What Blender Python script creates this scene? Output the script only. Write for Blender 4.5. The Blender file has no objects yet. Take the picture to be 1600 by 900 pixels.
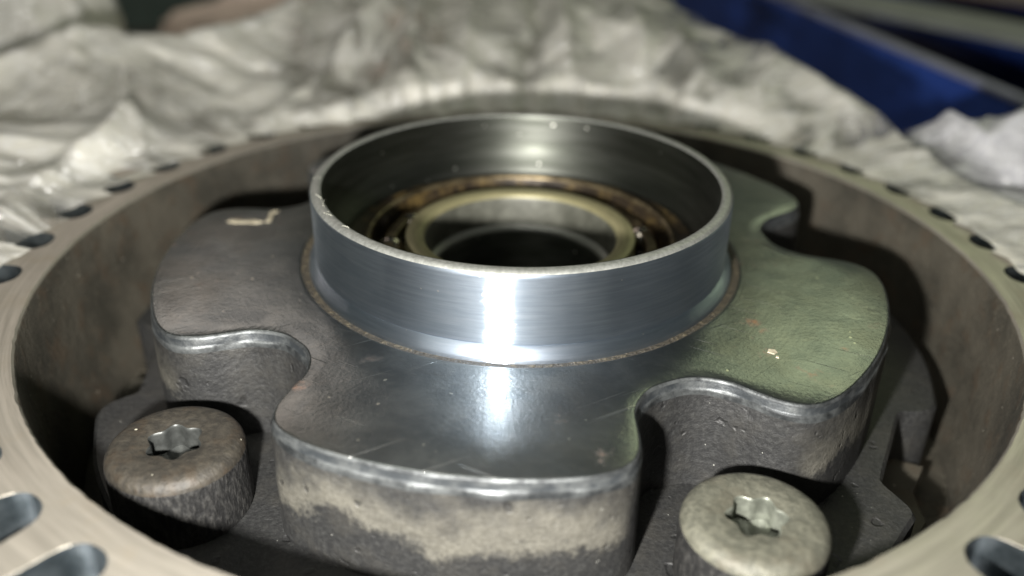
import bpy, bmesh, math, random
import numpy as np
from mathutils import Vector, Matrix, noise as mnoise

random.seed(7)
S = 0.025                       # one working unit = 25 mm (the collar's outer radius)
PI = math.pi
scene = bpy.context.scene

# ------------------------------------------------------------------ camera
cam = bpy.data.cameras.new('camera')
cam_ob = bpy.data.objects.new('camera', cam)
scene.collection.objects.link(cam_ob)
scene.camera = cam_ob
CAM = Vector((-0.0107, -4.0683, 1.9923))
R_ = Vector((0.99979921, 0.01424166, 0.0140964))
U_ = Vector((-0.01919325, 0.47847654, 0.87789055))
W_ = Vector((-0.00575783, 0.87798484, -0.47865381))
m = Matrix((R_, U_, -W_)).transposed().to_4x4()
m.translation = CAM * S
cam_ob.matrix_world = m
cam.sensor_width = 36.0
cam.lens = 36.0 * 1412.88 / 1600.0
cam.clip_start = 0.005
cam.clip_end = 50.0
cam.dof.use_dof = True
cam.dof.focus_distance = 3.62 * S
cam.dof.aperture_fstop = 13.0

# ------------------------------------------------------------------ world, lamps, exposure
world = bpy.data.worlds.new('World')
scene.world = world
world.use_nodes = True
bg = world.node_tree.nodes['Background']
bg.inputs[0].default_value = (0.88, 1.0, 0.90, 1)
bg.inputs[1].default_value = 0.062

def lamp(name, kind, loc, energy, color, target=None, **kw):
    d = bpy.data.lights.new(name, kind)
    d.energy = energy
    d.color = color
    for k, v in kw.items():
        setattr(d, k, v)
    o = bpy.data.objects.new(name, d)
    scene.collection.objects.link(o)
    o.location = Vector(loc)
    if target is not None:
        o.rotation_euler = (Vector(target) - Vector(loc)).to_track_quat('-Z', 'Y').to_euler()
    return o

# the phone's flash, 15 mm left of the lens and 20 mm below it
lamp('flash', 'POINT', Vector((-0.62, -4.07, 1.40)) * S, 1.6, (1.0, 0.97, 0.93), shadow_soft_size=0.0022)
# two unseen tinted fill lights, added behind for green and pink reflections
lamp('tint_fill_right', 'AREA', (0.75, 1.35, 1.05), 2.3, (0.90, 1.0, 0.60), (0, 0, 0), shape='RECTANGLE', size=0.7, size_y=0.5)
lamp('tint_fill_left', 'AREA', (-0.75, 1.35, 1.05), 2.0, (1.0, 0.86, 0.78), (0, 0, 0), shape='RECTANGLE', size=0.7, size_y=0.5)

lamp('front_fill', 'AREA', (-0.35, -0.35, 1.30), 4.2, (1.0, 0.99, 0.88), (0, 0.05, 0), shape='RECTANGLE', size=0.9, size_y=0.4)  # added overhead fill, out of view; brightens the film and bundle

vs = scene.view_settings
vs.view_transform = 'Standard'
vs.look = 'None'
vs.gamma = 1.0
vs.exposure = 0.2
vs.use_curve_mapping = False

# ------------------------------------------------------------------ material helpers
class NT:
    def __init__(self, name):
        self.mat = bpy.data.materials.new(name)
        self.mat.use_nodes = True
        self.t = self.mat.node_tree
        self.b = self.t.nodes['Principled BSDF']
        self.out = self.t.nodes['Material Output']
        g = self.t.nodes.new('ShaderNodeNewGeometry')
        self.pos = self.vscale(g.outputs['Position'], 1.0 / S)
        self.geo = g
        sx = self.t.nodes.new('ShaderNodeSeparateXYZ')
        self.link(self.pos, sx.inputs[0])
        self.x, self.y, self.z = sx.outputs[0], sx.outputs[1], sx.outputs[2]
    def link(self, a, b):
        self.t.links.new(a, b)
    def vscale(self, v, k):
        n = self.t.nodes.new('ShaderNodeVectorMath'); n.operation = 'SCALE'
        self.link(v, n.inputs[0]); n.inputs['Scale'].default_value = k
        return n.outputs[0]
    def math(self, op, a, b=None, c=None, clamp=False):
        n = self.t.nodes.new('ShaderNodeMath'); n.operation = op; n.use_clamp = clamp
        for i, v in enumerate((a, b, c)):
            if v is None: continue
            if isinstance(v, (int, float)): n.inputs[i].default_value = v
            else: self.link(v, n.inputs[i])
        return n.outputs[0]
    def comb(self, x, y, z):
        n = self.t.nodes.new('ShaderNodeCombineXYZ')
        for i, v in enumerate((x, y, z)):
            if isinstance(v, (int, float)): n.inputs[i].default_value = v
            else: self.link(v, n.inputs[i])
        return n.outputs[0]
    def polar(self):
        r = self.math('SQRT', self.math('ADD', self.math('MULTIPLY', self.x, self.x), self.math('MULTIPLY', self.y, self.y)))
        a = self.math('ARCTAN2', self.y, self.x)
        return r, a
    def noise(self, vec, scale, detail=4, rough=0.55, dist=0.0):
        n = self.t.nodes.new('ShaderNodeTexNoise')
        self.link(vec, n.inputs['Vector'])
        n.inputs['Scale'].default_value = scale
        n.inputs['Detail'].default_value = detail
        n.inputs['Roughness'].default_value = rough
        n.inputs['Distortion'].default_value = dist
        return n.outputs[0]
    def ramp(self, f, stops):
        n = self.t.nodes.new('ShaderNodeValToRGB')
        self.link(f, n.inputs[0])
        e = n.color_ramp.elements
        while len(e) < len(stops): e.new(0.5)
        for el, (p, c) in zip(e, stops):
            el.position = p
            el.color = (c, c, c, 1) if isinstance(c, (int, float)) else (*c, 1)
        return n.outputs[0]
    def mix(self, f, a, b, mode='MIX'):
        n = self.t.nodes.new('ShaderNodeMix'); n.data_type = 'RGBA'; n.blend_type = mode
        n.clamp_factor = True
        if isinstance(f, (int, float)): n.inputs[0].default_value = f
        else: self.link(f, n.inputs[0])
        for i, v in ((6, a), (7, b)):
            if isinstance(v, tuple): n.inputs[i].default_value = (*v, 1)
            else: self.link(v, n.inputs[i])
        return n.outputs[2]
    def smooth(self, f, lo, hi):
        n = self.t.nodes.new('ShaderNodeMapRange'); n.interpolation_type = 'SMOOTHSTEP'
        self.link(f, n.inputs[0])
        n.inputs[1].default_value = lo; n.inputs[2].default_value = hi
        return n.outputs[0]
    def set(self, **kw):
        for k, v in kw.items():
            k = {'base': 'Base Color', 'metal': 'Metallic', 'rough': 'Roughness', 'aniso': 'Anisotropic',
                 'anisorot': 'Anisotropic Rotation', 'spec': 'Specular IOR Level', 'normal': 'Normal', 'tangent': 'Tangent',
                 'coat': 'Coat Weight', 'coatrough': 'Coat Roughness', 'alpha': 'Alpha'}[k]
            i = self.b.inputs[k]
            if isinstance(v, (int, float)): i.default_value = v
            elif isinstance(v, tuple): i.default_value = (*v, 1)
            else: self.link(v, i)
    def bump(self, h, dist, strength=1.0, prev=None):
        n = self.t.nodes.new('ShaderNodeBump')
        n.inputs['Strength'].default_value = strength
        n.inputs['Distance'].default_value = dist * S
        self.link(h, n.inputs['Height'])
        if prev is not None: self.link(prev, n.inputs['Normal'])
        return n.outputs[0]
    def two_lobe(self, fac, rough, aniso, beck=None):
        b2 = self.t.nodes.new('ShaderNodeBsdfPrincipled')
        for i in self.b.inputs:
            j = b2.inputs.get(i.name)
            if i.is_linked: self.link(i.links[0].from_socket, j)
            elif hasattr(i, 'default_value') and i.name in ('Base Color', 'Metallic', 'Specular IOR Level', 'Anisotropic Rotation'):
                j.default_value = i.default_value
        for l in list(b2.inputs['Roughness'].links): self.t.links.remove(l)
        b2.inputs['Roughness'].default_value = rough
        b2.inputs['Anisotropic'].default_value = aniso
        mx = self.t.nodes.new('ShaderNodeMixShader'); mx.inputs[0].default_value = fac
        first = self.b
        if beck:
            first = self.t.nodes.new('ShaderNodeBsdfAnisotropic'); first.distribution = 'BECKMANN'
            for k, k2 in (('Base Color', 'Color'), ('Normal', 'Normal'), ('Tangent', 'Tangent')):
                if self.b.inputs[k].is_linked: self.link(self.b.inputs[k].links[0].from_socket, first.inputs[k2])
            first.inputs['Roughness'].default_value = beck[0]; first.inputs['Anisotropy'].default_value = beck[1]
            first.inputs['Rotation'].default_value = 0.0
        self.link(first.outputs[0], mx.inputs[1]); self.link(b2.outputs[0], mx.inputs[2])
        self.link(mx.outputs[0], self.out.inputs[0])
    def radial_tangent(self):
        n = self.t.nodes.new('ShaderNodeTangent'); n.direction_type = 'RADIAL'; n.axis = 'Z'
        return n.outputs[0]

M = {}

def build_materials():
    # ---- turned bright steel of the collar
    n = NT('turned_steel'); r, a = n.polar()
    v = n.comb(n.math('MULTIPLY', a, 1.6), n.math('MULTIPLY', r, 90.0), n.math('MULTIPLY', n.z, 210.0))
    g = n.noise(v, 1.0, 5, 0.7)
    v2 = n.comb(n.math('MULTIPLY', a, 4.0), n.math('MULTIPLY', r, 8.0), n.math('MULTIPLY', n.z, 60.0))
    g2 = n.noise(v2, 1.0, 4, 0.6)
    col = n.mix(n.smooth(g2, 0.3, 0.75), (0.36, 0.42, 0.50), (0.47, 0.53, 0.61))
    sp = n.smooth(n.noise(n.pos, 42.0, 1, 0.3), 0.80, 0.82)
    col = n.mix(sp, col, (0.75, 0.74, 0.7))
    n.set(base=col, metal=1.0, rough=n.ramp(g2, [(0.3, 0.14), (0.7, 0.18)]), aniso=0.95, anisorot=0.25, tangent=n.radial_tangent(),
          normal=n.bump(g, 0.0012, 0.3))
    n.two_lobe(0.26, 0.46, 0.4, (0.26, 0.9))
    M['turned'] = n.mat
    n = NT('collar_rim'); r, a = n.polar()
    g = n.noise(n.comb(n.math('MULTIPLY', a, 60.0), n.math('MULTIPLY', r, 60.0), n.z), 1.0, 3, 0.6)
    n.set(base=n.mix(n.smooth(g, 0.3, 0.7), (0.17, 0.175, 0.16), (0.25, 0.255, 0.235)), metal=0.6, rough=0.5, normal=n.bump(g, 0.003, 0.5))
    M['rimface'] = n.mat
    # ---- inside of the collar: oily dark steel
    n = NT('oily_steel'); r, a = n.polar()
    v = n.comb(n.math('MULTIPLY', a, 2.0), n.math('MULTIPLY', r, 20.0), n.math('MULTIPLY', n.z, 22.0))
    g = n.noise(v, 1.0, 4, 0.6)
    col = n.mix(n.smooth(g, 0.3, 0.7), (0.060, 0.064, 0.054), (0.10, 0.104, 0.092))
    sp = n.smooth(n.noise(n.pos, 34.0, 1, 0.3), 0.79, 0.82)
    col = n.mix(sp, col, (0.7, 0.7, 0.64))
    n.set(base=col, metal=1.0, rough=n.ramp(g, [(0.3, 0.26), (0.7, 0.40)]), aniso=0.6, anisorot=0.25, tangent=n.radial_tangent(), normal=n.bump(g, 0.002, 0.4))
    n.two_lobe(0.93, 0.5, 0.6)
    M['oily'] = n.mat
    # ---- machined top of the hub plate
    n = NT('ground_plate'); r, a = n.polar()
    v = n.comb(n.math('MULTIPLY', a, 2.5), n.math('MULTIPLY', r, 60.0), n.z)
    g = n.noise(v, 1.0, 5, 0.7)
    vx = n.comb(n.math('MULTIPLY', n.x, 7.0), n.math('MULTIPLY', n.y, 16.0), n.z)
    fl = n.noise(vx, 1.8, 5, 0.7)
    big = n.noise(n.pos, 1.5, 6, 0.66, 0.5)
    mott = n.noise(n.pos, 5.0, 5, 0.65, 0.3)
    grain = n.noise(n.pos, 55.0, 3, 0.6)
    col = n.mix(n.smooth(mott, 0.3, 0.75), (0.145, 0.158, 0.162), (0.235, 0.247, 0.243))
    col = n.mix(n.math('MULTIPLY', n.smooth(big, 0.42, 0.66), 0.4), col, (0.18, 0.165, 0.14))
    col = n.mix(n.math('MULTIPLY', n.smooth(fl, 0.52, 0.75), 0.35), col, (0.34, 0.33, 0.30))
    rust = n.math('MULTIPLY', n.smooth(n.noise(n.pos, 5.5, 5, 0.7), 0.58, 0.72), n.smooth(n.noise(n.pos, 1.3, 2, 0.5), 0.48, 0.60))
    col = n.mix(n.math('MULTIPLY', rust, 0.75), col, (0.20, 0.085, 0.035))
    sp = n.smooth(n.noise(n.pos, 26.0, 1, 0.3), 0.765, 0.80)
    col = n.mix(sp, col, (0.6, 0.58, 0.5))
    sc = n.math('MAXIMUM', n.smooth(n.noise(n.comb(n.math('MULTIPLY', n.math('ADD', n.x, n.math('MULTIPLY', n.y, 0.6)), 1.2), n.math('MULTIPLY', n.math('SUBTRACT', n.y, n.math('MULTIPLY', n.x, 0.6)), 55.0), 0.0), 1.0, 1, 0.3), 0.715, 0.76),
                n.smooth(n.noise(n.comb(n.math('MULTIPLY', n.math('SUBTRACT', n.y, n.math('MULTIPLY', n.x, 1.9)), 1.0), n.math('MULTIPLY', n.math('ADD', n.x, n.math('MULTIPLY', n.y, 1.9)), 40.0), 4.0), 1.0, 1, 0.3), 0.72, 0.765))
    col = n.mix(n.math('MULTIPLY', sc, 0.55), col, (0.44, 0.44, 0.42))
    rg = n.math('ADD', n.math('MULTIPLY', big, 0.30), n.math('MULTIPLY', mott, 0.18))
    n.set(base=col, metal=n.math('SUBTRACT', 1.0, n.math('MULTIPLY', rust, 0.8)),
          rough=n.ramp(rg, [(0.14, 0.20), (0.34, 0.38)]), aniso=0.8, anisorot=0.25, tangent=n.radial_tangent(),
          normal=n.bump(g, 0.002, 0.3, n.bump(mott, 0.004, 0.25, n.bump(grain, 0.0030, 0.35, n.bump(sc, -0.003, 0.5)))))
    n.two_lobe(0.5, 0.42, 0.3, (0.22, 0.6))
    M['plate'] = n.mat
    # ---- blasted dark flank of the hub lobes with dried pale residue on the outer faces
    n = NT('blasted_flank'); r, a = n.polar()
    g = n.noise(n.pos, 52.0, 4, 0.7)
    g2 = n.noise(n.pos, 5.0, 6, 0.68)
    col = n.mix(n.smooth(g, 0.40, 0.75), (0.012, 0.0122, 0.0122), (0.028, 0.0284, 0.0272))
    col = n.mix(n.math('MULTIPLY', n.smooth(g2, 0.42, 0.72), 0.5), col, (0.034, 0.032, 0.027))
    wob = n.math('ADD', n.z, n.math('MULTIPLY', n.math('SUBTRACT', n.noise(n.comb(n.math('MULTIPLY', a, 3.0), 0.0, n.math('MULTIPLY', n.z, 1.5)), 1.5, 8, 0.72), 0.5), 0.62))
    wob = n.math('ADD', wob, n.math('MULTIPLY', n.math('SUBTRACT', g, 0.5), 0.05))
    band = n.math('MULTIPLY', n.smooth(wob, -0.345, -0.265), n.math('SUBTRACT', 1.0, n.smooth(wob, -0.26, -0.06)))
    band = n.math('MULTIPLY', band, n.smooth(r, 1.69, 1.74))
    band = n.math('MULTIPLY', band, n.math('ADD', 0.45, n.math('MULTIPLY', g2, 0.8)))
    col = n.mix(band, col, n.mix(n.smooth(g, 0.3, 0.7), (0.072, 0.068, 0.055), (0.105, 0.10, 0.083)))
    sp = n.smooth(n.noise(n.pos, 60.0, 1, 0.3), 0.80, 0.83)
    col = n.mix(sp, col, (0.2, 0.2, 0.18))
    pit = n.smooth(n.noise(n.pos, 13.0, 2, 0.4), 0.66, 0.74)
    col = n.mix(n.math('MULTIPLY', pit, 0.6), col, (0.012, 0.012, 0.012))
    n.set(base=col, metal=0.2, rough=0.58, spec=0.45, normal=n.bump(g, 0.006, 0.55, n.bump(g2, 0.03, 0.45, n.bump(pit, -0.012, 0.6))))
    M['flank'] = n.mat
    # ---- rounded, rubbed edge of the hub plate
    n = NT('rubbed_edge')
    g = n.noise(n.pos, 9.0, 5, 0.65)
    col = n.mix(n.smooth(g, 0.35, 0.65), (0.016, 0.018, 0.019), (0.090, 0.096, 0.096))
    n.set(base=col, metal=0.6, rough=n.ramp(g, [(0.3, 0.60), (0.7, 0.42)]), normal=n.bump(g, 0.012, 0.5))
    M['edge'] = n.mat
    n = NT('dark_strip')
    g = n.noise(n.pos, 14.0, 5, 0.65)
    n.set(base=n.mix(n.smooth(g, 0.4, 0.7), (0.028, 0.032, 0.035), (0.075, 0.08, 0.08)), metal=0.5, rough=0.48, normal=n.bump(g, 0.01, 0.5))
    M['strip'] = n.mat
    # ---- cast inside of the gear rim
    n = NT('cast_wall')
    g = n.noise(n.pos, 40.0, 3, 0.7)
    g2 = n.noise(n.pos, 2.2, 5, 0.62)
    g3 = n.noise(n.pos, 7.0, 4, 0.6)
    col = n.mix(n.smooth(g2, 0.35, 0.68), (0.027, 0.025, 0.019), (0.060, 0.054, 0.041))
    col = n.mix(n.math('MULTIPLY', n.smooth(g3, 0.5, 0.72), 0.5), col, (0.055, 0.035, 0.02))
    col = n.mix(n.math('MULTIPLY', n.smooth(g, 0.50, 0.75), 0.5), col, (0.10, 0.09, 0.068))
    sp = n.smooth(n.noise(n.comb(n.x, n.y, n.math('MULTIPLY', n.z, 2.0)), 22.0, 1, 0.3), 0.79, 0.82)
    col = n.mix(sp, col, (0.3, 0.28, 0.23))
    n.set(base=col, metal=0.15, rough=0.6, spec=0.4, normal=n.bump(g, 0.012, 0.6, n.bump(g3, 0.02, 0.4)))
    M['cast'] = n.mat
    # ---- lapped top face of the rim and the teeth
    n = NT('lapped_face'); r, a = n.polar()
    v = n.comb(n.math('MULTIPLY', a, 4.0), n.math('MULTIPLY', r, 34.0), 0.0)
    g = n.noise(v, 1.0, 4, 0.65)
    g2 = n.noise(n.pos, 5.0, 5, 0.6)
    col = n.mix(n.smooth(g, 0.3, 0.72), (0.235, 0.22, 0.185), (0.34, 0.317, 0.27))
    col = n.mix(n.math('MULTIPLY', n.smooth(g2, 0.5, 0.72), 0.35), col, (0.26, 0.22, 0.16))
    n.set(base=col, metal=0.75, rough=n.ramp(g2, [(0.3, 0.40), (0.7, 0.52)]), normal=n.bump(g, 0.004, 0.4))
    M['lapped'] = n.mat
    # ---- tooth flanks
    n = NT('tooth_flank')
    g = n.noise(n.pos, 8.0, 4, 0.6)
    col = n.mix(n.smooth(g, 0.35, 0.65), (0.085, 0.105, 0.115), (0.18, 0.21, 0.225))
    n.set(base=col, metal=0.95, rough=0.30, normal=n.bump(g, 0.006, 0.4))
    M['tooth'] = n.mat
    # ---- bolts
    for key, a_, b_, c_ in (('bolt_dark', (0.016, 0.014, 0.0105), (0.033, 0.0285, 0.021), (0.029, 0.019, 0.010)),
                            ('bolt_dusty', (0.052, 0.052, 0.039), (0.092, 0.090, 0.068), (0.055, 0.049, 0.034))):
        n = NT(key)
        g = n.noise(n.pos, 30.0, 4, 0.65)
        g2 = n.noise(n.pos, 6.0, 4, 0.6)
        col = n.mix(n.smooth(g, 0.35, 0.68), a_, b_)
        col = n.mix(n.math('MULTIPLY', n.smooth(g2, 0.5, 0.68), 0.6), col, c_)
        sp = n.smooth(n.noise(n.pos, 38.0, 1, 0.3), 0.82, 0.85)
        col = n.mix(sp, col, (0.4, 0.38, 0.3))
        n.set(base=col, metal=0.2, rough=0.62, normal=n.bump(g, 0.010, 0.6, n.bump(g2, 0.02, 0.4)))
        M[key] = n.mat
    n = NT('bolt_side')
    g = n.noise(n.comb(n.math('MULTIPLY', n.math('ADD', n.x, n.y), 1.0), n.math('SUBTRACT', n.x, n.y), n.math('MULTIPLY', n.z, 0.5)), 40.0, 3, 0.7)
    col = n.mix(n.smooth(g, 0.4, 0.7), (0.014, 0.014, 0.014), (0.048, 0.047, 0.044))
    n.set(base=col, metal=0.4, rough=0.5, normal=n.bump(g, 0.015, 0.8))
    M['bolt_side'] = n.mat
    for key, c in (('socket_dark', (0.050, 0.053, 0.050)), ('socket_pale', (0.155, 0.165, 0.135))):
        n = NT(key)
        g = n.noise(n.pos, 20.0, 4, 0.6)
        n.set(base=n.mix(n.smooth(g, 0.35, 0.65), tuple(x * 0.6 for x in c), c), metal=0.5, rough=0.45, normal=n.bump(g, 0.006, 0.5))
        M[key] = n.mat
    # ---- bearing
    n = NT('race_steel'); r, a = n.polar()
    g = n.noise(n.comb(n.math('MULTIPLY', a, 3.0), n.math('MULTIPLY', r, 50.0), n.math('MULTIPLY', n.z, 40.0)), 1.0, 4, 0.6)
    n.set(base=n.mix(n.smooth(g, 0.3, 0.7), (0.155, 0.143, 0.075), (0.235, 0.215, 0.118)), metal=0.45, rough=0.5, normal=n.bump(g, 0.003, 0.4))
    M['race'] = n.mat
    n = NT('bore_steel')
    g = n.noise(n.pos, 9.0, 4, 0.6)
    n.set(base=n.mix(n.smooth(g, 0.35, 0.65), (0.055, 0.056, 0.044), (0.095, 0.096, 0.078)), metal=0.3, rough=0.5)
    M['bore'] = n.mat
    n = NT('bronze_ring')
    g = n.noise(n.pos, 12.0, 4, 0.6)
    n.set(base=n.mix(n.smooth(g, 0.35, 0.65), (0.055, 0.042, 0.024), (0.15, 0.12, 0.07)), metal=0.8, rough=0.42)
    M['bronze'] = n.mat
    n = NT('ball_steel')
    n.set(base=(0.30, 0.27, 0.24), metal=1.0, rough=0.18)
    M['ball'] = n.mat
    n = NT('oil_sludge')
    g = n.noise(n.pos, 8.0, 5, 0.65)
    n.set(base=n.mix(n.smooth(g, 0.45, 0.68), (0.020, 0.015, 0.010), (0.095, 0.065, 0.022)), metal=0.3, rough=n.ramp(g, [(0.3, 0.25), (0.7, 0.5)]), normal=n.bump(g, 0.02, 0.5))
    M['sludge'] = n.mat
    n = NT('oil_dark')
    n.set(base=(0.012, 0.010, 0.009), rough=0.25)
    M['oil'] = n.mat
    n = NT('dirt_black')
    g = n.noise(n.pos, 38.0, 3, 0.7)
    n.set(base=n.mix(n.smooth(g, 0.5, 0.7), (0.030, 0.024, 0.015), (0.085, 0.068, 0.038)), rough=0.6, normal=n.bump(g, 0.02, 0.9))
    M['dirt'] = n.mat
    # ---- old paint flecks
    n = NT('cream_paint')
    g = n.noise(n.pos, 20.0, 3, 0.6)
    n.set(base=n.mix(n.smooth(g, 0.35, 0.65), (0.22, 0.195, 0.135), (0.37, 0.33, 0.24)), rough=0.6)
    M['paint'] = n.mat
    n = NT('lint'); n.set(base=(0.36, 0.36, 0.30), rough=0.7)
    M['lint'] = n.mat
    # ---- polythene film
    for key, tint, open_ in (('film', (0.85, 0.83, 0.74), 0.80), ('film_clear', (0.66, 0.66, 0.69), 0.85), ('film_white', (0.85, 0.83, 0.75), 0.05)):
        n = NT(key); r, a = n.polar()
        warp = n.noise(n.pos, 0.7, 2, 0.5)
        st = n.noise(n.comb(n.math('ADD', n.math('MULTIPLY', a, 7.0), n.math('MULTIPLY', warp, 2.5)), n.math('MULTIPLY', r, 0.75), n.math('MULTIPLY', n.z, 0.6)), 0.9, 3, 0.5, 0.6)
        st2 = n.noise(n.comb(n.math('ADD', n.x, n.math('MULTIPLY', n.y, 0.5)), n.math('MULTIPLY', n.y, 2.0), n.z), 0.8, 3, 0.5, 0.8)
        patch = n.noise(n.pos, 0.9, 4, 0.6)
        crease = n.math('ABSOLUTE', n.math('SUBTRACT', st, 0.5))
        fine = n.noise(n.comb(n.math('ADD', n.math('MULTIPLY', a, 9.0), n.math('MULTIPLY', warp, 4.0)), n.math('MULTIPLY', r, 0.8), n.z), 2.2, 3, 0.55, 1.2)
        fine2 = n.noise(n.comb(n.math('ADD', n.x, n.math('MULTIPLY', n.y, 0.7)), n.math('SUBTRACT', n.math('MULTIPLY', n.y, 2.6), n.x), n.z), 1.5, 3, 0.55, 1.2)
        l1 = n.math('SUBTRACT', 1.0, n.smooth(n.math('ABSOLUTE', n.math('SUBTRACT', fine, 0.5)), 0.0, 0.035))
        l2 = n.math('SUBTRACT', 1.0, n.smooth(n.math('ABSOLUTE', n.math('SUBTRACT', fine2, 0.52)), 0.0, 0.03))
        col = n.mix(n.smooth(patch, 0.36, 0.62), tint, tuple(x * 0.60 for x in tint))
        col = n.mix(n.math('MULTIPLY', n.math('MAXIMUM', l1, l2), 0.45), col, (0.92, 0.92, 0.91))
        crk = n.math('ADD', n.math('ABSOLUTE', n.math('SUBTRACT', fine, 0.5)), n.math('ABSOLUTE', n.math('SUBTRACT', fine2, 0.52)))
        n.set(base=col, rough=0.45, spec=0.5, coat=1.0, coatrough=0.20, normal=n.bump(st, 0.10, 0.7, n.bump(st2, 0.10, 0.7)))
        n.b.inputs['Coat IOR'].default_value = 1.75
        n.link(n.bump(crk, -0.22, 0.9), n.b.inputs['Coat Normal'])
        tr = n.t.nodes.new('ShaderNodeBsdfTransparent')
        tl = n.t.nodes.new('ShaderNodeBsdfTranslucent')
        n.link(col, tl.inputs[0])
        m1 = n.t.nodes.new('ShaderNodeMixShader'); m1.inputs[0].default_value = 0.38
        n.link(n.b.outputs[0], m1.inputs[1]); n.link(tl.outputs[0], m1.inputs[2])
        m2 = n.t.nodes.new('ShaderNodeMixShader')
        n.link(n.math('MULTIPLY', n.smooth(patch, 0.47, 0.60), n.math('MULTIPLY', n.smooth(crease, 0.01, 0.10), open_)), m2.inputs[0])
        n.link(m1.outputs[0], m2.inputs[1]); n.link(tr.outputs[0], m2.inputs[2])
        n.link(m2.outputs[0], n.out.inputs[0])
        M[key] = n.mat
    # ---- surroundings
    n = NT('bench')
    g = n.noise(n.pos, 0.8, 5, 0.6)
    n.set(base=n.mix(n.smooth(g, 0.35, 0.65), (0.030, 0.028, 0.025), (0.075, 0.068, 0.058)), rough=0.55)
    M['bench'] = n.mat
    n = NT('blue_plastic')
    g = n.noise(n.pos, 1.5, 4, 0.6)
    n.set(base=n.mix(n.smooth(g, 0.35, 0.65), (0.017, 0.046, 0.22), (0.023, 0.062, 0.29)), rough=0.42)
    M['blue'] = n.mat
    for key, c in (('pale_lip', (0.22, 0.23, 0.30)), ('grey_bar', (0.17, 0.18, 0.17)), ('brown_card', (0.085, 0.050, 0.042)),
                   ('teal_block', (0.13, 0.17, 0.15)), ('pink_rag', (0.72, 0.56, 0.47)), ('black_inside', (0.012, 0.012, 0.014))):
        n = NT(key)
        g = n.noise(n.pos, 2.0, 4, 0.6)
        n.set(base=n.mix(n.smooth(g, 0.3, 0.7), tuple(x * 0.75 for x in c), c), rough=0.6)
        M[key] = n.mat

build_materials()

# ------------------------------------------------------------------ object helpers
C = scene.collection
def tag(o, label, cat, group=None):
    o['label'] = label; o['category'] = cat
    if group: o['group'] = group
    return o
def thing(name, label, cat, loc=(0, 0, 0), group=None):
    o = bpy.data.objects.new(name, None)
    o.empty_display_size = 0.01
    C.objects.link(o)
    o.location = Vector(loc) * S
    return tag(o, label, cat, group)
def meshob(name, verts, faces, mats, parent=None, origin=(0, 0, 0), fmat=None, smooth=True, sharp=None):
    """verts in working units, world placed; stored relative to origin"""
    me = bpy.data.meshes.new(name)
    v = (np.asarray(verts, float) - np.asarray(origin, float)) * S
    me.from_pydata(v.tolist(), [], faces)
    for k in (mats if isinstance(mats, (list, tuple)) else [mats]):
        me.materials.append(M[k])
    if fmat is not None:
        me.polygons.foreach_set('material_index', np.asarray(fmat, np.int32))
    me.validate(); me.update()
    if smooth:
        me.polygons.foreach_set('use_smooth', np.ones(len(me.polygons), bool))
        if sharp is not None:
            me.set_sharp_from_angle(angle=math.radians(sharp))
    o = bpy.data.objects.new(name, me)
    C.objects.link(o)
    if parent is not None:
        o.parent = parent
        o.location = Vector(origin) * S - parent.location
    else:
        o.location = Vector(origin) * S
    return o

def rings_mesh(rings, mats_per_band=None, close_loop=True, cap_last=False, cap_first=False):
    n = len(rings[0]); V = np.concatenate(rings); F = []; FM = []
    for k in range(len(rings) - 1):
        a, b = k * n, (k + 1) * n
        for i in range(n if close_loop else n - 1):
            j = (i + 1) % n
            F.append((a + i, a + j, b + j, b + i)); FM.append(mats_per_band[k] if mats_per_band else 0)
    if cap_last:
        F.append(tuple(range((len(rings) - 1) * n, len(rings) * n))); FM.append(mats_per_band[-1] if mats_per_band else 0)
    if cap_first:
        F.append(tuple(reversed(range(n)))); FM.append(mats_per_band[0] if mats_per_band else 0)
    return V, F, FM
def circ(r, z, n, cx=0, cy=0, ph=0.0):
    t = np.linspace(0, 2 * PI, n, endpoint=False) + ph
    r = np.broadcast_to(r, t.shape)
    return np.stack([cx + r * np.cos(t), cy + r * np.sin(t), np.full(n, z)], -1)
def lathe(profile, n=256):
    """profile from inside top going outwards/down gives outward normals when listed clockwise (r,z)"""
    return [circ(r, z, n) for r, z in profile]

# ================================================================== the setting
o = meshob('workbench_top', [(-120, -60, -1.83), (120, -60, -1.83), (120, 160, -1.83), (-120, 160, -1.83)], [(0, 1, 2, 3)], 'bench', smooth=False)
o['kind'] = 'structure'

# ================================================================== gear
N_TEETH = 42
PH = math.radians(178.0)
gear = thing('ring_gear', 'large steel ring gear with beige machined face and brown cast inside', 'gear', (0, 0, -1.83))
n = 420
rng = np.random.RandomState(3)
nick = 0.006 * (rng.rand(n) ** 4)
rim = [circ(2.20, -1.83, n), circ(2.20, -0.98, n), circ(2.205, -0.90, n), circ(2.225, -0.82, n), circ(2.250, -0.70, n), circ(2.262, -0.5, n), circ(2.276, -0.25, n),
       circ(2.284, -0.075, n), circ(2.287 + nick, -0.062, n), circ(2.296 + nick, -0.0505, n), circ(2.304, -0.05, n), circ(2.335, -0.05, n), circ(2.40, -0.05, n), circ(2.40, -1.83, n)]
V, F, FM = rings_mesh(rim, [0, 0, 0, 0, 0, 0, 0, 0, 1, 1, 1, 1, 0])
F = [tuple(reversed(f)) for f in F]
meshob('rim', V, F, ['cast', 'lapped'], gear, (0, 0, -1.83), FM, sharp=40)
# web
prof = [(0.9, -1.30), (0.9, -0.95), (1.2, -0.94), (1.95, -0.95), (2.12, -0.955), (2.20, -0.955), (2.20, -1.30)]
V, F, FM = rings_mesh(lathe(prof, 200))
meshob('web', V, [tuple(reversed(f)) for f in F], 'cast', gear, (0, 0, -1.83), sharp=30)
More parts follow.
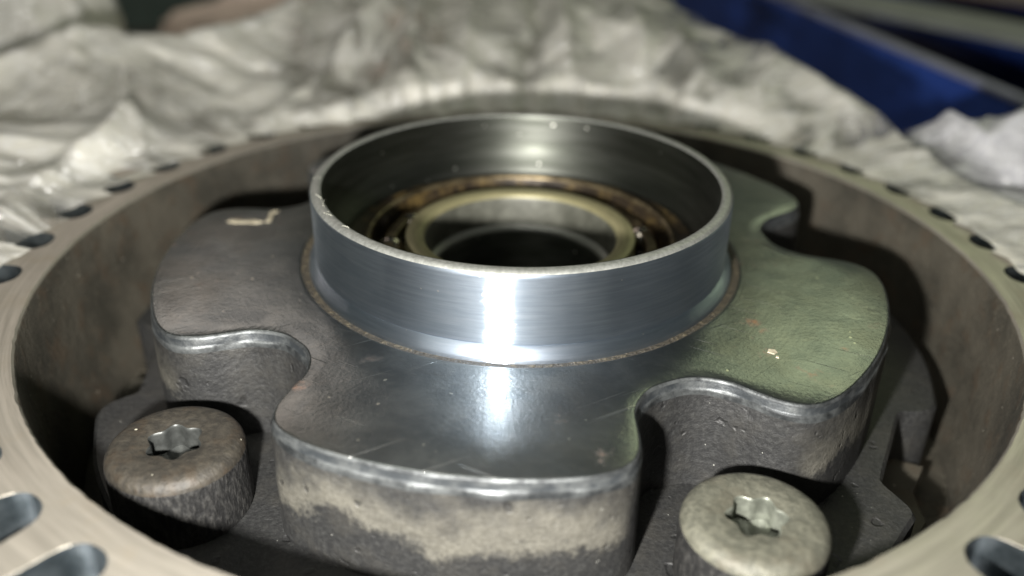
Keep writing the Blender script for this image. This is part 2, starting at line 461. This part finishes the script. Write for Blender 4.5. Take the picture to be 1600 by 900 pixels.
# raised lugs on the web, one under each lobe of the hub
NOTCH0 = math.radians(-135.1)
def poly_prism(pts, z0, z1, bevel=0.0):
    pts = np.asarray(pts, float); k = len(pts)
    c = pts.mean(0)
    def ring(q, z): return np.concatenate([q, np.full((k, 1), z)], 1)
    inner = pts + (c - pts) / np.linalg.norm(c - pts, axis=1)[:, None] * bevel
    rr = [ring(pts, z0), ring(pts, z1 - bevel), ring(inner, z1)] if bevel else [ring(pts, z0), ring(pts, z1)]
    V, F, _ = rings_mesh(rr, cap_last=True)
    return V, F
def pol(r, deg): return (r * math.cos(math.radians(deg)), r * math.sin(math.radians(deg)))
for k in range(5):
    a0 = math.degrees(NOTCH0) + 36 + 72 * k
    pts = [pol(1.80, a0 - 9), pol(2.07, a0 - 8), pol(2.10, a0 - 3), pol(2.02, a0 + 3), pol(2.06, a0 + 9), pol(1.80, a0 + 10)]
    V, F = poly_prism(pts, -0.96, -0.80, 0.02)
    meshob('web_lug', V, F, 'cast', gear, (0, 0, -1.83), sharp=35)
# teeth: one mesh shared by 42 objects
half = [(4.2857, 2.40), (3.70, 2.4015), (3.15, 2.408), (2.65, 2.423), (2.28, 2.444), (2.02, 2.472), (1.86, 2.51), (1.72, 2.58), (1.52, 2.66), (1.25, 2.735), (1.08, 2.755), (0.80, 2.765)]
prof = [(-a, r) for a, r in half] + [(0.0, 2.766)] + [(a, r) for a, r in reversed(half)]
inn = [(a, 2.40) for a in (2.8571, 1.42857, 0.0, -1.42857, -2.8571)]
P = np.array([pol(r, a) for a, r in prof + inn])
k = len(P)
Pi = P.copy(); cen = np.array([2.55, 0.0])
for i in range(1, len(prof) - 1):
    t = P[(i + 1)] - P[i - 1]; nn = np.array([-t[1], t[0]]); nn /= np.linalg.norm(nn)
    if (cen - P[i]) @ nn < 0: nn = -nn
    Pi[i] = P[i] + nn * 0.0015
def ring3(q, z): return np.concatenate([q, np.full((len(q), 1), z)], 1)
V, F, FM = rings_mesh([ring3(P, -1.25), ring3(P, -0.0515), ring3(Pi, -0.05)], [1, 0, 0], cap_last=True)
FM[-1] = 0
tm = None
for i in range(N_TEETH):
    if tm is None:
        t = meshob('tooth', V, F, ['lapped', 'tooth'], gear, (0, 0, -1.83), FM, sharp=35); tm = t.data
    else:
        t = bpy.data.objects.new('tooth', tm); C.objects.link(t); t.parent = gear
    t.rotation_euler.z = PH + (i + 0.5) * 2 * PI / N_TEETH

# ================================================================== hub
hub = thing('lobed_hub', 'five-lobed dark steel hub with a bright turned collar on top', 'hub', (0, 0, -0.95))
HB = (0, 0, -0.95)
ctrl = [(0, 1.292), (3.0, 1.298), (5.5, 1.325), (7.6, 1.37), (8.9, 1.42), (9.8, 1.49), (10.6, 1.56), (11.5, 1.62), (12.9, 1.675), (14.8, 1.712), (17.5, 1.732), (21, 1.740), (26, 1.743), (31, 1.744)]
seq = []
for k in range(5):
    a0 = math.degrees(NOTCH0) + 72 * k
    for a, r in reversed(ctrl[1:]): seq.append(pol(r, a0 - a))
    for a, r in ctrl: seq.append(pol(r, a0 + a))
    seq.append(pol(1.744, a0 + 36))
seq = np.array(seq)
def catmull(P, sub=10):
    out = []
    m_ = len(P)
    for i in range(m_):
        p0, p1, p2, p3 = P[i - 1], P[i], P[(i + 1) % m_], P[(i + 2) % m_]
        for s in range(sub):
            t = s / sub
            out.append(0.5 * ((2 * p1) + (-p0 + p2) * t + (2 * p0 - 5 * p1 + 4 * p2 - p3) * t * t + (-p0 + 3 * p1 - 3 * p2 + p3) * t ** 3))
    return np.array(out)
def resample(P, n):
    Q = np.vstack([P, P[:1]]); d = np.r_[0, np.cumsum(np.hypot(*np.diff(Q, axis=0).T))]
    s = np.linspace(0, d[-1], n, endpoint=False)
    return np.stack([np.interp(s, d, Q[:, 0]), np.interp(s, d, Q[:, 1])], -1)
NO = 900
OUT = resample(catmull(seq), NO)
tg = np.roll(OUT, -1, 0) - np.roll(OUT, 1, 0)
NRM = np.stack([tg[:, 1], -tg[:, 0]], -1); NRM /= np.linalg.norm(NRM, axis=1)[:, None]
ang = np.arctan2(OUT[:, 1], OUT[:, 0])
def out_ring(off, z, jit=0.0, sd=0):
    j = np.zeros(NO)
    if jit:
        for i in range(NO):
            j[i] = jit * mnoise.noise(Vector((OUT[i, 0] * 7, OUT[i, 1] * 7, z * 20 + sd)))
    return np.concatenate([OUT + NRM * (off + j)[:, None] if isinstance(off, np.ndarray) else OUT + NRM * (off + j)[:, None], np.full((NO, 1), z)], 1)
def in_ring(r, z): return np.stack([r * np.cos(ang), r * np.sin(ang), np.full(NO, z)], -1)
def lerp(a, b, t): return a + (b - a) * t
r0 = in_ring(1.088, 0.0); r1 = out_ring(-0.014, 0.0)
rings = [in_ring(1.02, -0.010), in_ring(1.060, -0.008), in_ring(1.072, -0.002), r0, lerp(r0, r1, 0.33), lerp(r0, r1, 0.66), r1,
         out_ring(-0.006, -0.0025), out_ring(-0.001, -0.008), out_ring(0.001, -0.015, 0.002), out_ring(0.003, -0.040, 0.004), out_ring(0.005, -0.046, 0.005),
         out_ring(0.008, -0.0495, 0.010), out_ring(0.010, -0.056, 0.010), out_ring(0.012, -0.075, 0.010), out_ring(0.015, -0.25, 0.005), out_ring(0.017, -0.54, 0.005)]
V, F, FM = rings_mesh(rings, [3, 3, 0, 0, 0, 0, 0, 1, 1, 4, 4, 1, 1, 1, 2, 2])
plate_ob = meshob('lobed_plate', V, [tuple(reversed(f)) for f in F], ['plate', 'edge', 'flank', 'dirt', 'strip'], hub, HB, FM, sharp=60)
# collar
prof = [(0.55, -0.94), (0.55, -0.25), (0.862, -0.25), (0.862, 0.055), (0.885, 0.090), (0.925, 0.150), (0.940, 0.190), (0.9455, 0.225), (0.9455, 0.360), (0.9455, 0.3800),
        (0.950, 0.3865), (0.958, 0.3875), (0.976, 0.3870), (0.986, 0.384), (0.9965, 0.374), (1.0, 0.362), (1.0, 0.355), (1.0, 0.066), (1.0, 0.060), (0.9985, 0.056), (1.003, 0.052), (1.011, 0.043),
        (1.020, 0.030), (1.031, 0.012), (1.034, 0.002), (1.035, -0.012)]
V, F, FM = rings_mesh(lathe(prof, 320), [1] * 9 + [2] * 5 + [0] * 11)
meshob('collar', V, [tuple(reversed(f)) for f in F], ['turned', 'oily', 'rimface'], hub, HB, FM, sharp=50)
# flange with five ears that the bolts clamp
fl = []
for k in range(5):
    a0 = math.degrees(NOTCH0) + 72 * k
    fl += [pol(1.88, a0 - 30), pol(1.90, a0 - 27.5), pol(1.98, a0 - 26.5), pol(2.05, a0 - 25), pol(2.07, a0 - 22), pol(2.10, a0 - 12), pol(2.11, a0), pol(2.10, a0 + 12), pol(2.07, a0 + 22), pol(2.06, a0 + 24.5), pol(1.98, a0 + 26), pol(1.90, a0 + 27.5), pol(1.88, a0 + 30), pol(1.87, a0 + 36)]
FLO = resample(catmull(np.array(fl), 6), 500)
fa = np.arctan2(FLO[:, 1], FLO[:, 0])
def fr(q, z): return np.concatenate([q, np.full((len(q), 1), z)], 1)
cin = np.stack([0.56 * np.cos(fa), 0.56 * np.sin(fa)], -1)
shr = FLO * 0.992
V, F, FM = rings_mesh([fr(cin, -0.52), fr(lerp(cin, shr, 0.6), -0.52), fr(shr, -0.52), fr(FLO, -0.536), fr(FLO, -0.95), fr(cin, -0.95)])
meshob('flange', V, [tuple(reversed(f)) for f in F], 'flank', hub, HB, sharp=35)
# old paint flecks on the plate
def fleck(pts, z, th=0.004, name='paint_fleck'):
    V, F = poly_prism(pts, z - 0.001, z + th, 0.0015)
    o = meshob(name, V, F, 'paint', plate_ob, HB, smooth=False); o.location = (0, 0, 0)
    return o
fleck([(-1.545, 0.255), (-1.50, 0.235), (-1.44, 0.243), (-1.375, 0.238), (-1.355, 0.262), (-1.40, 0.278), (-1.46, 0.270), (-1.52, 0.282)], 0)
fleck([(-1.345, 0.255), (-1.315, 0.262), (-1.318, 0.31), (-1.328, 0.36), (-1.305, 0.40), (-1.335, 0.405), (-1.352, 0.37), (-1.338, 0.31)], 0)
fleck([(1.020, -0.925), (1.045, -0.940), (1.062, -0.925), (1.055, -0.905), (1.03, -0.900)], 0)
fleck([(1.045, -0.962), (1.056, -0.968), (1.06, -0.955), (1.05, -0.950)], 0)

# ================================================================== bearing
brg = thing('ball_bearing', 'brass-tinted ball bearing pressed inside the bright collar', 'bearing', (0, 0, -0.25))
BB = (0, 0, -0.25)
def lathe_part(name, prof, mats, bands=None, n=220, parent=brg, origin=BB, sharp=40):
    V, F, FM = rings_mesh(lathe(prof + [prof[0]], n), bands)
    return meshob(name, V, [tuple(reversed(f)) for f in F], mats, parent, origin, FM, sharp=sharp)
lathe_part('outer_ring', [(0.735, -0.245), (0.735, 0.082), (0.738, 0.094), (0.744, 0.099), (0.756, 0.099), (0.764, 0.092), (0.772, 0.070), (0.858, 0.064), (0.858, -0.245)], ['bronze', 'sludge'], [1, 0, 0, 0, 0, 1, 1, 1, 1])
lathe_part('inner_ring', [(0.470, -0.245), (0.466, -0.12), (0.470, 0.060), (0.474, 0.076), (0.484, 0.094), (0.494, 0.100), (0.556, 0.100), (0.564, 0.096), (0.568, 0.085), (0.568, -0.245)], ['race', 'bore'], [1, 1, 1, 0, 0, 0, 0, 0, 0, 0])
lathe_part('cage', [(0.625, -0.02), (0.625, 0.040), (0.632, 0.046), (0.672, 0.046), (0.678, 0.040), (0.678, -0.02)], 'bronze')
lathe_part('seal', [(0.572, -0.20), (0.572, -0.11), (0.731, -0.11), (0.731, -0.20)], 'oil')
bm = bmesh.new(); bmesh.ops.create_icosphere(bm, subdivisions=3, radius=0.082 * S)
bme = bpy.data.meshes.new('ball'); bm.to_mesh(bme); bm.free()
bme.polygons.foreach_set('use_smooth', np.ones(len(bme.polygons), bool)); bme.materials.append(M['ball'])
for k in range(13):
    b = bpy.data.objects.new('ball', bme); C.objects.link(b); b.parent = brg
    a = math.radians(15 + k * 360 / 13)
    b.location = Vector((0.651 * math.cos(a), 0.651 * math.sin(a), -0.028 + 0.25)) * S
# spacer seen down the bore
spc = lathe_part('bore_spacer', [(0.43, -0.90), (0.43, -0.105), (0.436, -0.085), (0.450, -0.075), (0.4640, -0.074), (0.4650, -0.245), (0.545, -0.26), (0.545, -0.90)], ['oily', 'rimface'], [0, 1, 1, 1, 0, 0, 0, 0])

# ================================================================== bolts
def torx(t, r_o, r_i):
    c = np.cos(6 * t)
    return r_i + (r_o - r_i) * (0.5 + 0.5 * c)
def bolt(az, label, top, sock, rot, r=1.862):
    cx, cy = pol(r, az)
    t = thing('socket_head_bolt', label, 'bolt', (cx, cy, -0.52), 'bolts clamping the hub')
    n = 144; O = (cx, cy, -0.52)
    th = np.linspace(0, 2 * PI, n, endpoint=False)
    tr = torx(th + rot, 0.108, 0.086)
    zt = -0.205
    kn = 0.0025 * (np.arange(n) % 2)
    rings = [circ(0.258, -0.52, n, cx, cy), circ(0.262 + kn, -0.50, n, cx, cy), circ(0.262 + kn, -0.27, n, cx, cy), circ(0.262, -0.258, n, cx, cy), circ(0.259, -0.243, n, cx, cy), circ(0.251, -0.228, n, cx, cy), circ(0.238, -0.216, n, cx, cy), circ(0.222, zt - 0.004, n, cx, cy), circ(0.205, zt, n, cx, cy),
             circ(0.165, zt, n, cx, cy), circ(0.128, zt, n, cx, cy), circ(0.118, zt - 0.004, n, cx, cy), circ(tr + 0.004, zt - 0.006, n, cx, cy)]
    V, F, FM = rings_mesh(rings, [0, 0, 0, 1, 1, 1, 1, 1, 1, 1, 1, 1])
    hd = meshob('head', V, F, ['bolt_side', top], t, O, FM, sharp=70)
    rr = [circ(tr + 0.004, zt - 0.006, n, cx, cy), circ(tr, zt - 0.011, n, cx, cy), circ(tr, zt - 0.018, n, cx, cy), circ(tr * 0.98, zt - 0.105, n, cx, cy), circ(tr * 0.80, zt - 0.118, n, cx, cy), circ(0.004, zt - 0.145, n, cx, cy)]
    V, F, FM = rings_mesh(rr)
    sk = meshob('socket', V, F, sock, hd, O, sharp=40); sk.location = (0, 0, 0)      # a piece of the head, same origin
    return t
NA = math.degrees(NOTCH0)
bolt(NA, 'dark brown socket head bolt with knurled side and rusty six-lobe recess', 'bolt_dark', 'socket_dark', 0.25)
bolt(NA + 72, 'dusty beige socket head bolt with pale worn recess', 'bolt_dusty', 'socket_pale', 0.05)

# ================================================================== polythene
def fbm(x, y, z, octv=4, lac=2.1, gain=0.5):
    s = 0.0; a = 1.0
    for _ in range(octv):
        s += a * mnoise.noise(Vector((x, y, z))); x *= lac; y *= lac; z *= lac; a *= gain
    return s
def ridged(x, y, z, octv=3):
    s = 0.0; a = 1.0
    for _ in range(octv):
        s += a * (1 - 2.2 * abs(mnoise.noise(Vector((x, y, z))))); x *= 2.03; y *= 2.03; z += 3.1; a *= 0.5
    return s
def sstep(x, a, b):
    t = min(1, max(0, (x - a) / (b - a))); return t * t * (3 - 2 * t)
TAB_A = [-16, 14, 20, 26, 30, 34, 40, 50, 63, 70, 78, 90, 108, 118, 132, 148, 165, 182, 200]
TAB_R = [2.95, 2.95, 2.95, 2.95, 2.97, 3.00, 3.12, 3.35, 3.85, 4.5, 5.6, 6.6, 5.6, 4.7, 4.25, 4.8, 6.0, 6.0, 5.6]
TAB_H = [0.02, 0.02, 0.02, 0.02, 0.04, 0.05, 0.07, 0.13, 0.22, 0.26, 0.30, 0.32, 0.28, 0.20, 0.12, 0.10, 0.08, 0.06, 0.00]
# crests (+) and hollows (-) of the draped film: ground-plan line, half width, height
RIDGES = [
    ([(-4.05, 2.34), (-3.31, 2.89), (-2.54, 3.29), (-1.67, 4.58)], 0.26, 0.17),
    ([(-2.23, -0.13), (-2.08, 0.36), (-1.91, 1.25), (-1.63, 2.49), (-1.17, 3.96)], 0.17, 0.26),
    ([(-2.47, 0.88), (-2.07, 1.37), (-1.71, 1.86), (-1.56, 2.86)], 0.28, -0.30),
    ([(-2.7, 0.24), (-2.71, 0.92), (-2.63, 1.66)], 0.14, 0.18),
    ([(-2.64, 1.8), (-2.18, 0.95), (-1.95, 0.37)], 0.05, 0.05),
    ([(-0.85, 1.56), (-0.88, 2.72), (-0.97, 5.08)], 0.13, 0.15),
    ([(-0.37, 2.32), (-0.51, 3.55), (-0.54, 5.27)], 0.1, 0.1),
    ([(-0.01, 2.6), (0.12, 3.82), (0.08, 5.32)], 0.1, -0.1),
    ([(0.4, 2.14), (0.33, 3.39), (0.32, 5.19)], 0.1, 0.12),
    ([(0.76, 1.59), (0.91, 2.49), (0.93, 3.88)], 0.16, 0.13),
    ([(1.13, 1.55), (1.24, 2.34), (1.25, 3.25)], 0.14, 0.1),
    ([(0.75, 4.77), (1.66, 3.49), (2.12, 2.65), (2.28, 1.95)], 0.22, 0.1),
    ([(1.2, 2.86), (1.76, 1.78), (2.05, 0.56), (2.21, -0.29)], 0.22, 0.09),
    ([(1.39, 1.63), (1.81, 0.94), (2.05, 0.14)], 0.14, -0.06),
    ([(-0.29, 1.94), (-0.11, 1.81)], 0.15, -0.16),
]
BAG_RIDGES = [
    ([(3.03, 2.24), (3.79, 2.68), (4.48, 3.07)], 0.25, 0.1),
    ([(2.23, 1.23), (2.58, 1.42), (2.74, 1.15)], 0.22, -0.2),
    ([(2.89, 1.88), (3.01, 1.57), (3.32, 1.71)], 0.12, 0.16),
    ([(2.82, 1.15), (3.03, 1.28), (3.09, 1.06)], 0.14, -0.18),
    ([(2.2, 0.72), (2.48, 0.55), (2.8, 0.48)], 0.15, 0.14),
    ([(2.21, 0.05), (2.5, -0.01)], 0.2, -0.12),
]
def random_creases(k, a0, a1, r0, r1, seed):
    rs = random.Random(seed); out = []
    for _ in range(k):
        a = math.radians(rs.uniform(a0, a1)); r = rs.uniform(r0, r1); ln = rs.uniform(0.8, 2.3)
        th = a + rs.gauss(0, 0.45)
        x, y = r * math.cos(a), r * math.sin(a); bend = rs.gauss(0, 0.2)
        pts = [(x, y)]
        for _k in range(2):
            x += 0.5 * ln * math.cos(th); y += 0.5 * ln * math.sin(th); th += bend
            pts.append((x, y))
        out.append((pts, rs.uniform(0.035, 0.085), rs.choice((1, 1, -1)) * rs.uniform(0.018, 0.05)))
    return out
RIDGES += random_creases(40, 25, 195, 2.55, 4.2, 5)
BAG_RIDGES = [([(3.4, 2.45), (4.48, 3.07)], 0.25, 0.1)] + BAG_RIDGES[1:]
BAG_RIDGES += random_creases(24, -5, 32, 2.9, 4.2, 6)
def ridge_sum(x, y, ridges):
    z = 0.0
    for line, w, h in ridges:
        if min(abs(x - q_[0]) + abs(y - q_[1]) for q_ in line) > 5 * w + 1.6: continue
        best = 9e9
        for (ax, ay), (bx, by) in zip(line[:-1], line[1:]):
            ux, uy = bx - ax, by - ay
            t = min(1.0, max(0.0, ((x - ax) * ux + (y - ay) * uy) / (ux * ux + uy * uy)))
            dd = math.hypot(x - ax - t * ux, y - ay - t * uy)
            if dd < best: best = dd
        q = best / w
        if q < 5: z += h * math.exp(-(math.sqrt(q * q + 0.04) - 0.2) * 1.1)
    return z
def plastic(name, a0, a1, na, nr, rin, rout, hfun, mat, label, amp=0.16, seed=0.0, drop=1.75, ridges=()):
    V = []; F = []
    for i in range(na + 1):
        a = lerp(a0, a1, i / na); ar = math.radians(a)
        ri, notch = rin(a); ro = rout(a); h = hfun(a)
        for j in range(nr + 1):
            t = j / nr
            td = 0.86
            if t < td: r = ri + (ro - ri) * (t / td) ** 1.25 + notch * max(0.0, 1 - t * 7) ** 1.5
            else: r = ro + 0.45 * ((t - td) / (1 - td))
            x, y = r * math.cos(ar), r * math.sin(ar)
            grow = sstep(r, ri, ri + 0.75)
            steep = sstep(a, 48, 66) * (1 - sstep(a, 118, 134)) * min(1.0, max(0.0, 0.55 + 1.3 * mnoise.noise(Vector((a * 0.16, seed, 2.0)))))
            z = -0.035 + h * ((0.45 + 0.2 * steep) * sstep(r, ri + 0.01, ri + 0.42 - 0.27 * steep) + (0.55 - 0.2 * steep) * sstep(r, ri + 0.2, ri + 1.2))
            wx = x + 0.55 * fbm(x * 0.55, y * 0.55, seed + 31, 2); wy = y + 0.55 * fbm(x * 0.55, y * 0.55, seed + 47, 2)
            aw = math.degrees(math.atan2(wy, wx))
            rad = ridged(aw * 0.042, math.hypot(wx, wy) * 0.22, seed, 2)          # folds running outwards from the gear
            vd = mnoise.voronoi(Vector((wx * 0.55, wy * 0.55, seed)))[0]
            cr = min(1.0, (vd[1] - vd[0]) * 2.2) - 0.5                            # creases between flat facets
            vd2 = mnoise.voronoi(Vector((wx * 1.25, wy * 1.25, seed + 3)))[0]
            cr2 = min(1.0, (vd2[1] - vd2[0]) * 2.2) - 0.5
            z += grow * amp * (0.22 * rad + 0.36 * cr + 0.12 * cr2 + 0.5 * fbm(x * 0.5, y * 0.5, seed + 5, 2)) + grow * ridge_sum(x, y, ridges)
            z += (1 - grow) * 0.012 * mnoise.noise(Vector((x * 6, y * 6, seed)))
            if t > td:
                z -= drop * ((t - td) / (1 - td)) ** 1.3
            dx = 0.06 * grow * fbm(x * 1.3, y * 1.3, seed + 9, 2); dy = 0.06 * grow * fbm(x * 1.3, y * 1.3, seed + 19, 2)
            V.append((x + dx, y + dy, max(z, -1.80)))
    w = nr + 1
    for i in range(na):
        for j in range(nr):
            F.append((i * w + j, i * w + j + 1, (i + 1) * w + j + 1, (i + 1) * w + j))
    o = meshob(name, V, F, mat, None, (0, 0, -1.80))
    return tag(o, label, 'plastic sheet')
def saw(a):
    ph = ((a - math.degrees(PH)) / (360 / N_TEETH)) % 1.0
    return ph
def rin_main(a):
    base = np.interp(a, [20, 40, 60, 75, 110, 125, 140, 155, 165, 175, 200], [2.43, 2.42, 2.38, 2.325, 2.325, 2.37, 2.405, 2.415, 2.425, 2.44, 2.46])
    s = saw(a)
    tooth = 0.10 * ((1 - (s + 0.3) % 1.0) if a < 90 else ((s + 0.7) % 1.0)) * (1.0 if (a < 62 or a > 128) else 0.25)
    back = sstep(a, 55, 70) * (1 - sstep(a, 112, 128))
    return base + (0.02 + 0.07 * back) * mnoise.noise(Vector((a * 0.35, 0, 0))), tooth
plastic('plastic_sheet', -16, 206, 520, 90, rin_main, lambda a: float(np.interp(a, TAB_A, TAB_R)), lambda a: float(np.interp(a, TAB_A, TAB_H)), 'film',
        'creased cream polythene sheet draped round the back of the gear teeth', 0.17, 1.7, ridges=RIDGES)
plastic('plastic_bag', -40, 40, 200, 90, lambda a: (2.86 + 0.10 * math.sin(a * 0.5), 0.0), lambda a: float(np.interp(a, [-40, 10, 22, 28, 31, 34, 40], [6.5, 6.5, 6.0, 5.0, 4.2, 3.4, 3.1])), lambda a: float(np.interp(a, [-40, 0, 20, 30, 40], [0.0, 0.06, 0.10, 0.05, -0.1])), 'film_clear',
        'crumpled clear plastic bag with bluish glints beside the blue bin', 0.20, 8.3, ridges=BAG_RIDGES)

plastic('gap_fill_film', 196, 345, 260, 24, lambda a: (2.43, 0.0), lambda a: 4.6, lambda a: 0.0, 'film_clear',  # added sheet standing in for light reflected by the tooth flanks
        'added grey film low between the front gear teeth, lightening the gaps', 0.05, 21.0, 1.3)
bpy.data.objects['gap_fill_film'].location.z -= 0.45 * S
# white wrapped bundle behind, on the bench
def blob(name, c, rad, mat, amp, freq, seed, sub=6):
    bm = bmesh.new(); bmesh.ops.create_icosphere(bm, subdivisions=sub, radius=1.0)
    for v in bm.verts:
        p = v.co.copy()
        d = 1 + amp * ridged(p.x * freq + seed, p.y * freq, p.z * freq, 3) + amp * 0.5 * fbm(p.x * 2 * freq, p.y * 2 * freq, p.z * 2 * freq + seed, 2)
        v.co = Vector((p.x * rad[0], p.y * rad[1], max(p.z * rad[2] * d, -rad[2]))) * S
        v.co.x *= d; v.co.y *= d
    me = bpy.data.meshes.new(name); bm.to_mesh(me); bm.free()
    me.polygons.foreach_set('use_smooth', np.ones(len(me.polygons), bool)); me.materials.append(M[mat])
    # origin at the base
    for v in me.vertices: v.co.z += rad[2] * S
    o = bpy.data.objects.new(name, me); C.objects.link(o)
    o.location = Vector((c[0], c[1], c[2] - rad[2])) * S
    return o
tag(blob('wrapped_bundle', (-5.25, 4.55, -0.52), (1.42, 1.1, 1.30), 'film_white', 0.06, 1.5, 4.0), 'rounded bundle wrapped in white plastic at the bench edge', 'bundle')
tag(blob('crumpled_rag', (-2.45, 7.7, -1.02), (2.1, 0.9, 0.80), 'pink_rag', 0.10, 1.8, 9.0, 5), 'dull pinkish crumpled rag lying beyond the plastic sheet', 'rag')
V, F = poly_prism([(-7.6, 12.5), (-4.8, 12.5), (-4.6, 14.5), (-7.6, 14.5)], -1.83, -0.9, 0.08)
o = meshob('metal_block', V, F, 'teal_block', None, (-6.1, 13.5, -1.83), smooth=False); tag(o, 'grey-green metal block behind the pinkish rag', 'block')

# ================================================================== blue bin with its contents
bin_ = thing('storage_bin', 'open blue plastic storage bin with pale rim', 'bin', (4.6, 9.0, -1.83))
BO = (4.6, 9.0, -1.83)
A = np.array([4.98, 3.35]); B = np.array([2.35, 14.9])
d = (B - A) / np.linalg.norm(B - A); nrm = np.array([-d[1], d[0]]) * -1.0      # points to +x side
def wall(name, p, q, th, z0, z1, mat, parent, org):
    dd = (q - p) / np.linalg.norm(q - p); nn = np.array([dd[1], -dd[0]])
    pts = [p, q, q + nn * th, p + nn * th]
    V, F = poly_prism(pts, z0, z1, 0.0)
    F = [f for f in F] + [(3, 2, 1, 0)]
    return meshob(name, V, F, mat, parent, org, smooth=False)
Wd = 4.2
nn = np.array([d[1], -d[0]])
wall('side_wall', A, B, 0.10, -1.82, -0.52, 'blue', bin_, BO)
wall('rim_strip', A - nn * 0.02, B - nn * 0.02, 0.13, -0.52, -0.47, 'pale_lip', bin_, BO)
wall('side_wall', A + nn * Wd, B + nn * Wd, 0.10, -1.82, -0.52, 'blue', bin_, BO)
wall('rim_strip', A + nn * (Wd - 0.06), B + nn * (Wd - 0.06), 0.22, -0.52, -0.44, 'pale_lip', bin_, BO)
wall('end_wall', A + nn * 0.101, A + nn * (Wd - 0.001), -0.10, -1.82, -0.53, 'blue', bin_, BO)
wall('end_wall', B + nn * 0.101, B + nn * (Wd - 0.001), 0.10, -1.82, -0.53, 'blue', bin_, BO)
V, F = poly_prism([A + nn * 0.1, B + nn * 0.1, B + nn * Wd, A + nn * Wd], -1.825, -1.75)
meshob('bottom', V, F, 'black_inside', bin_, BO, smooth=False)

P0 = np.array([4.06, 8.44]); P1 = np.array([8.2, 2.9])
o = wall('flat_bar', P0 + (P0 - P1) * 0.25, P1, -0.95, -0.438, -0.36, 'grey_bar', None, (5.5, 6.5, -0.438)); tag(o, 'grey flat metal bar lying across the blue bin', 'bar')
o = wall('cardboard_sheet', np.array([4.6, 10.6]), np.array([9.2, 6.4]), -9.0, -0.43, -0.38, 'brown_card', None, (7, 9, -0.43)); tag(o, 'dark brown cardboard lying over the far end of the blue bin', 'cardboard')
# ================================================================== lint on the collar
def hair(p, seed, ln=0.07):
    rs = random.Random(seed); pts = [Vector(p)]
    dirv = Vector((rs.uniform(-1, 1), rs.uniform(-0.6, 1), rs.uniform(0.2, 1.0))).normalized()
    for _ in range(7):
        pts.append(pts[-1] + dirv * ln / 7)
        dirv = (dirv + Vector((rs.uniform(-1, 1), rs.uniform(-1, 1), rs.uniform(-0.9, 0.5))) * 0.55).normalized()
    V = []; F = []
    for q in pts:
        for k in range(4):
            a = k * PI / 2; V.append((q.x + 0.0009 * math.cos(a), q.y + 0.0009 * math.sin(a), q.z + 0.0009 * math.sin(a + 1)))
    for i in range(7):
        for k in range(4):
            F.append((i * 4 + k, i * 4 + (k + 1) % 4, i * 4 + 4 + (k + 1) % 4, i * 4 + 4 + k))
    o = meshob('lint_fibre', V, F, 'lint', None, p)
    tag(o, 'tiny pale lint fibre stuck to the inner edge of the collar', 'lint', 'lint on the collar rim')
for i, az in enumerate((201, 205, 209, 212, 221, 184)):
    q = pol(0.957, az); hair((q[0], q[1], 0.386), 40 + i, 0.055 if i < 4 else 0.035)
